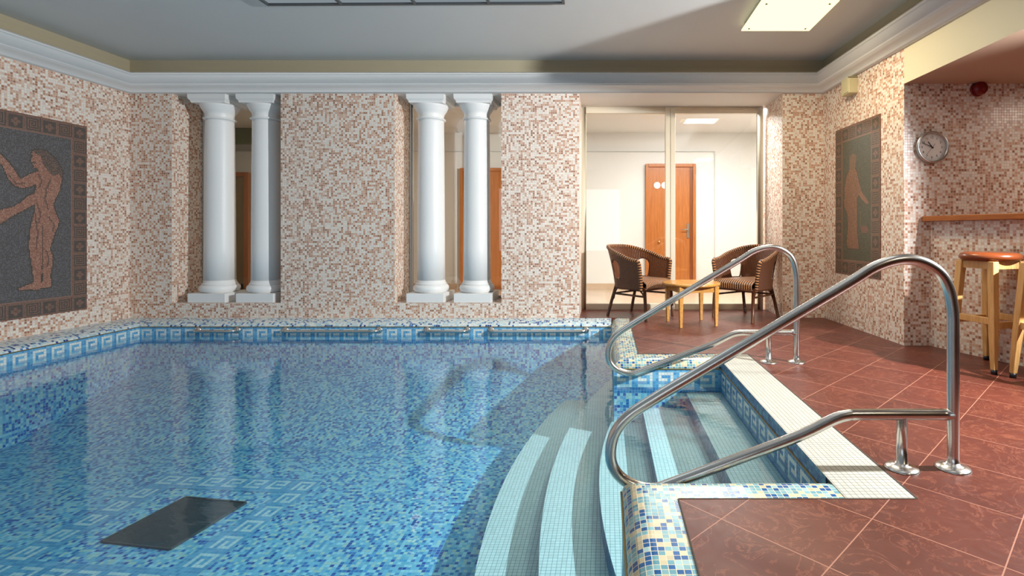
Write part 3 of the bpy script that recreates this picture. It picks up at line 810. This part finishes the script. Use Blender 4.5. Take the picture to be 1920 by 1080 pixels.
# ================================================================== CLOCK, SIREN, SPEAKER
def wallM(x, z, y=4.37): return Matrix.Translation((x, y, z)) @ Matrix.Rotation(pi/2, 4, 'X')
ck = empty('wall_clock', (2.735, 4.369, 1.664)); tag(ck, 'round silver rimmed wall clock with white face', 'clock')
Mx = Matrix.Rotation(pi/2, 4, 'X')
f = MB(); f.lathe([(.120, .0), (.130, .002), (.135, .012), (.134, .028), (.128, .036), (.119, .036), (.115, .030), (.113, .0125)], n=64, M=Mx, lid=False); f.build('rim', m_silver, ck)
f = MB(); f.lathe([(.117, .001), (.117, .013), (0, .0131)], n=64, M=Mx); f.sm = [False]*len(f.sm); face = f.build('dial', m_face, ck)
def hand(name, ang, L, tail, w, y):
    f = MB(); d = Vector((sin(ang), 0, cos(ang))); n = Vector((cos(ang), 0, -sin(ang)))
    a, b = -d*tail, d*L
    q = [a-n*w, a+n*w, b+n*w*.6, b-n*w*.6]
    f.face([Vector((p.x, -y, p.z)) for p in q]); f.face([Vector((p.x, -y+.001, p.z)) for p in reversed(q)])
    for i in range(4):
        p1, p2 = q[i], q[(i+1) % 4]; f.face([(p1.x, -y+.001, p1.z), (p2.x, -y+.001, p2.z), (p2.x, -y, p2.z), (p1.x, -y, p1.z)])
    f.build(name, m_black, ck)
hand('hour_hand', R(-36), .058, .012, .0042, .018); hand('minute_hand', R(-66), .094, .012, .0032, .021); hand('second_hand', R(218), .085, .035, .0012, .023)
f = MB()
for i in range(60):
    a = i*pi/30; r0, r1 = (.098, .104) if i % 5 == 0 else (.101, .104); w = .0014 if i % 5 == 0 else .0006
    d = Vector((sin(a), 0, cos(a))); n = Vector((cos(a), 0, -sin(a)))
    f.face([(p.x, -.0136, p.z) for p in (d*r0-n*w, d*r0+n*w, d*r1+n*w, d*r1-n*w)])
f.build('minute_marks', m_black, ck, weld=False)
for i in range(1, 13):
    cu = bpy.data.curves.new('numeral', 'FONT'); cu.body = str(i); cu.size = .026; cu.align_x = 'CENTER'; cu.align_y = 'CENTER'; cu.extrude = .0002
    cu.materials.append(m_black); tmp = bpy.data.objects.new('numeral', cu); COL.objects.link(tmp); bpy.context.view_layer.update()
    me = bpy.data.meshes.new_from_object(tmp.evaluated_get(bpy.context.evaluated_depsgraph_get())); bpy.data.objects.remove(tmp)
    o = bpy.data.objects.new('numeral', me); COL.objects.link(o); o.parent = ck; a = i*pi/6
    o.location = (.083*sin(a), -.0142, .083*cos(a)); o.rotation_euler = (pi/2, 0, 0)
sr = empty('fire_alarm', (3.12, 4.368, 2.150)); tag(sr, 'dark red round alarm sounder on the wall under the low ceiling', 'alarm')
f = MB(); f.lathe([(.058, 0), (.060, .004), (.058, .012), (.054, .014)], n=40, M=Mx); f.build('base_plate', m_red, sr)
f = MB(); f.lathe([(.054, .012), (.055, .05), (.050, .062), (.0, .066)], n=40, M=Mx); f.build('sounder', m_red, sr)
for k in range(0): pass
sp = empty('wall_speaker', (2.46, 5.18, 2.32)); tag(sp, 'small beige box mounted high on the right wall under the cornice', 'speaker')
f = MB(); f.box(-.075, -.085, 0, .03, .085, .165); f.build('housing', m_beige, sp, bevel=.008)
f = MB(); f.box(-.082, -.075, .012, -.075, .02, .153); f.build('grille', m_beige, sp, bevel=.002)
f = MB(); f.box(-.08, -.088, .150, .02, -.08, .156); f.build('seam', m_dark, sp)

# ================================================================== CEILING LIGHT, CEILING FRAME
cl = empty('ceiling_light', (1.555, 4.45, 2.86)); tag(cl, 'square lit ceiling light with warm glowing diffuser and corner screws', 'ceiling light')
f = MB(); f.box(-.29, -.29, -.05, .29, .29, 0); f.build('housing', m_silver, cl)
f = MB(); f.box(-.31, -.31, -.065, .31, .31, -.055); dif = f.build('diffuser', m_lamp, cl)
for sx in (-1, 1):
    for sy in (-1, 1):
        f = MB(); f.lathe([(0, -.070), (.009, -.069), (.009, -.064)], c=(sx*.255, sy*.255, 0), n=12); f.build('screw', m_black, dif)
fr = empty('ceiling_frame', (-1.585, 3.50, 2.86), R(-.7)); tag(fr, 'dark framed glazed ceiling opening, only its far edge in view', 'skylight')
f = MB()
f.box(-1.24, .80, -.022, 1.24, .822, 0); f.box(-1.24, -.822, -.022, 1.24, -.80, 0)
for i in range(5): x = -1.24+i*.6145; f.box(x, -.80, -.022, x+.022, .80, 0)
f.build('frame', m_vent, fr)
f = MB(); f.box(-1.22, -.8, -.006, 1.22, .8, -.002); f.build('panel', m_sky, fr)

# ================================================================== MURALS
def inside(p, poly):
    x, y = p; r = False; n = len(poly)
    for i in range(n):
        x1, y1 = poly[i]; x2, y2 = poly[(i+1) % n]
        if (y1 > y) != (y2 > y) and x < (x2-x1)*(y-y1)/(y2-y1)+x1: r = not r
    return r
def edge(p, poly, w):
    b = 9
    for i in range(len(poly)):
        a, c = Vector(poly[i]), Vector(poly[(i+1) % len(poly)]); d = c-a; t = max(0, min(1, (Vector(p)-a).dot(d)/max(1e-9, d.length_squared))); b = min(b, (Vector(p)-a-d*t).length)
    return b < w
SPIR = ["##############", "#............#", "#.##########.#", "#.#........#.#", "#.#.######.#.#", "#.#.#....#.#.#", "#.#.#.##.#.#.#", "#.#.#.#..#.#.#", "#.#.#.####.#.#", "#.#.#......#.#", "#.#.########.#", "#.#..........#", "#.############", "#............."]
BR = [(128, 84, 68), (112, 72, 58), (140, 96, 78)]; DKT = [(34, 28, 28), (44, 34, 32)]; BG = [(58, 62, 72), (72, 76, 86), (46, 50, 58), (92, 96, 106)]; OUT = [(14, 12, 14)]
FIG = [(170, 104, 80), (184, 118, 92), (152, 90, 68), (196, 140, 114)]; HR = [(84, 58, 50), (56, 38, 34), (120, 84, 70)]
def border(cx, cy, iu, iv):
    """cell index and tile inside a 14x14 cell"""
    if (cx+cy) % 2: 
        return random.choice(DKT) if SPIR[iv][iu] == '#' and 0 < iu and 0 < iv else random.choice(BR)
    if iu in (0, 13) or iv in (0, 13) or iu == 1 or iv == 1: return random.choice(BR)
    r = math.hypot(iu-7.2, iv-7.2); a = math.atan2(iv-7.2, iu-7.2)
    return random.choice(BR) if r < 2.3+1.6*abs(cos(2*a)) and r > .8 else random.choice(DKT)
body = [(4.805, 1.683), (4.822, 1.715), (4.866, 1.727), (4.93, 1.722), (4.976, 1.69), (5.023, 1.636), (5.061, 1.581), (5.08, 1.523), (5.07, 1.461), (5.051, 1.358), (5.013, 1.285), (4.99, 1.214), (5.023, 1.115), (5.046, 1.066), (5.032, 1.005), (5.008, 0.955), (4.99, 0.886), (4.966, 0.807), (4.962, 0.787), (4.985, 0.736), (4.99, 0.696), (4.98, 0.618), (4.966, 0.539), (4.976, 0.449), (4.966, 0.425), (4.893, 0.433), (4.858, 0.417), (4.788, 0.425), (4.699, 0.43), (4.695, 0.445), (4.762, 0.466), (4.822, 0.489), (4.818, 0.552), (4.805, 0.648), (4.792, 0.745), (4.783, 0.812), (4.788, 0.936), (4.805, 1.041), (4.835, 1.167), (4.835, 1.244), (4.835, 1.317), (4.84, 1.409), (4.849, 1.497), (4.862, 1.537), (4.849, 1.55), (4.827, 1.552), (4.814, 1.589), (4.796, 1.615), (4.809, 1.655)]
arm1 = [(4.866, 1.528), (4.796, 1.491), (4.728, 1.445), (4.711, 1.434), (4.662, 1.513), (4.605, 1.589), (4.558, 1.637), (4.512, 1.693), (4.489, 1.662), (4.512, 1.603), (4.558, 1.555), (4.582, 1.521), (4.613, 1.433), (4.662, 1.373), (4.72, 1.355), (4.788, 1.37), (4.849, 1.405)]
arm2 = [(4.849, 1.323), (4.779, 1.289), (4.72, 1.228), (4.654, 1.178), (4.558, 1.15), (4.496, 1.116), (4.489, 1.08), (4.558, 1.028), (4.629, 1.084), (4.686, 1.123), (4.753, 1.164), (4.849, 1.226)]
gap = [(4.893, 0.614), (4.88, 0.478), (4.907, 0.495)]
hair = [(4.814, 1.704), (4.84, 1.722), (4.93, 1.722), (4.976, 1.69), (5.023, 1.636), (5.061, 1.581), (5.08, 1.523), (5.075, 1.472), (5.042, 1.518), (5.004, 1.494), (4.966, 1.51), (4.93, 1.555), (4.902, 1.6), (4.88, 1.666), (4.84, 1.684)]
dress = [(5.248, 1.583), (5.138, 1.588), (5.097, 1.539), (5.065, 1.44), (5.033, 1.351), (5.097, 1.295), (5.097, 1.173), (5.097, 0.964), (5.065, 0.791), (5.113, 0.789), (5.283, 0.793), (5.3, 0.856), (5.274, 1.0), (5.283, 1.136), (5.354, 1.23), (5.336, 1.366), (5.336, 1.421), (5.309, 1.509)]
armr = [(5.097, 1.522), (5.065, 1.44), (5.017, 1.341), (4.924, 1.266), (4.894, 1.231), (4.924, 1.216), (5.017, 1.272), (5.081, 1.329), (5.097, 1.356)]
head = [(5.248, 1.7), (5.188, 1.74), (5.122, 1.717), (5.11, 1.663), (5.13, 1.63), (5.133, 1.578), (5.248, 1.579), (5.239, 1.636)]
vase = [(5.033, 0.998), (5.001, 1.015), (4.931, 1.01), (4.894, 0.972), (4.939, 0.942), (5.017, 0.947)]
pole = [(5.049, 1.158), (5.025, 1.153), (5.033, 0.998), (5.052, 0.998)]
random.seed(5)
def bb(poly): xs = [p[0] for p in poly]; ys = [p[1] for p in poly]; return min(xs)-.02, max(xs)+.02, min(ys)-.02, max(ys)+.02
def near(p, B): return B[0] < p[0] < B[1] and B[2] < p[1] < B[3]
def figure_col(y, z, shapes, bg):
    for poly, cols, outl, B in shapes:
        if near((y, z), B):
            if inside((y, z), poly):
                return random.choice(cols)
            if outl and edge((y, z), poly, .012): return random.choice(outl)
    return random.choice(bg)
def mural(name, ytop, width, ztop, height, cells, toworld, shapes, bg, mat, pitch, label, frame_m):
    p = pitch; nx = int(round(width/p)); nz = int(round(height/p)); W_, H_ = nx//14, nz//14; nx, nz = W_*14, H_*14
    root = empty(name, toworld(ytop-width/2, ztop-height, 0)); tag(root, label, 'mosaic panel')
    o0 = Vector(root.location); mb = MB()
    for i in range(nx):
        for j in range(nz):
            y = ytop-(nx-i)*p+p/2 if True else 0; z = ztop-(j+.5)*p
            cx, cy = i//14, j//14
            if cx in (0, W_-1) or cy in (0, H_-1): c = border(cx, cy, i % 14, j % 14)
            elif i in (14, nx-15) or j in (14, nz-15): c = (150, 108, 90)
            else: c = figure_col(y, z, shapes, bg)
            q = [toworld(y-p/2, z-p/2, .006), toworld(y+p/2, z-p/2, .006), toworld(y+p/2, z+p/2, .006), toworld(y-p/2, z+p/2, .006)]
            mb.face([Vector(v)-o0 for v in q], [(i*p, -(j+1)*p), ((i+1)*p, -(j+1)*p), ((i+1)*p, -j*p), (i*p, -j*p)], col=rgba(c))
    mb.build('tile_picture', mat, root)
    f = MB(); y0, y1, z0, z1 = ytop-nx*p, ytop, ztop-nz*p, ztop
    def slab(ya, yb, za, zb):
        c = [Vector(toworld(y, z, d))-o0 for d in (0, .0055) for y, z in ((ya, za), (yb, za), (yb, zb), (ya, zb))]
        for q in ((0, 1, 2, 3), (4, 5, 6, 7), (0, 1, 5, 4), (1, 2, 6, 5), (2, 3, 7, 6), (3, 0, 4, 7)): f.face([c[k] for k in q])
    slab(y0-.005, y1+.005, z0-.005, z1+.005); f.build('backing', frame_m, root)
    return root
# the bodies overlap the arms' outlines, so fills come first
def stroke(pts, w=.006):
    l = []; r = []
    for i, p in enumerate(pts):
        a = Vector(pts[max(0, i-1)]); b = Vector(pts[min(len(pts)-1, i+1)]); d = (b-a).normalized(); n = Vector((-d.y, d.x))*w; p = Vector(p)
        l.append(tuple(p+n)); r.append(tuple(p-n))
    return l+r[::-1]
LN = [(108, 62, 50), (84, 50, 42)]
lines = [stroke(q) for q in ([(4.90, 1.02), (4.90, .85), (4.895, .72), (4.893, .60)], [(4.97, 1.46), (4.93, 1.36), (4.92, 1.26), (4.95, 1.16)], [(4.86, 1.5), (4.89, 1.44), (4.87, 1.37)], [(4.95, 1.10), (5.0, 1.03), (4.99, .96)],
         [(4.85, 1.22), (4.88, 1.12), (4.86, 1.04)], [(4.83, 1.14), (4.855, .95), (4.845, .8)], [(4.815, 1.60), (4.84, 1.60)], [(4.93, .78), (4.95, .70), (4.94, .62)], [(4.62, 1.46), (4.68, 1.39), (4.75, 1.40)])]
shL = [(q, LN, None, bb(q)) for q in lines]+[(gap, OUT, None, bb(gap)), (hair, HR, None, bb(hair)), (body, FIG, None, bb(body)), (arm1, FIG, None, bb(arm1)), (arm2, FIG, None, bb(arm2)), (body, FIG, OUT, bb(body)), (arm1, FIG, OUT, bb(arm1)), (arm2, FIG, OUT, bb(arm2))]
m_mf = plain('mural edge', (120, 78, 64), .6)
mural('mosaic_panel', 5.311, 1.287, 2.029, 1.857, 0, lambda y, z, d: (XL+d, y, z), shL, BG, m_mural, .0102, 'large dark mosaic panel of a long haired unclothed standing figure on the left wall', m_mf)
GR = [(50, 58, 44), (62, 70, 52), (42, 50, 40), (78, 82, 60)]
DR = [(150, 92, 62), (134, 80, 54), (164, 104, 74), (120, 76, 50)]
shR = [(head, [(140, 96, 66), (118, 80, 54)], None, bb(head)), (dress, DR, None, bb(dress)), (armr, [(160, 104, 80)], None, bb(armr)), (vase, [(128, 72, 62)], None, bb(vase)), (pole, [(104, 84, 60)], None, bb(pole)), (dress, DR, DKT, bb(dress))]
nrm = Vector((-1, -.049)).normalized()
mural('mosaic_panel', 5.525, .815, 2.023, 1.494, 0, lambda y, z, d: (rw(y)+nrm.x*d, y+nrm.y*d, z), shR, GR, m_mural2, .0097, 'narrow greenish mosaic panel of a robed standing woman on the right wall', m_mf)
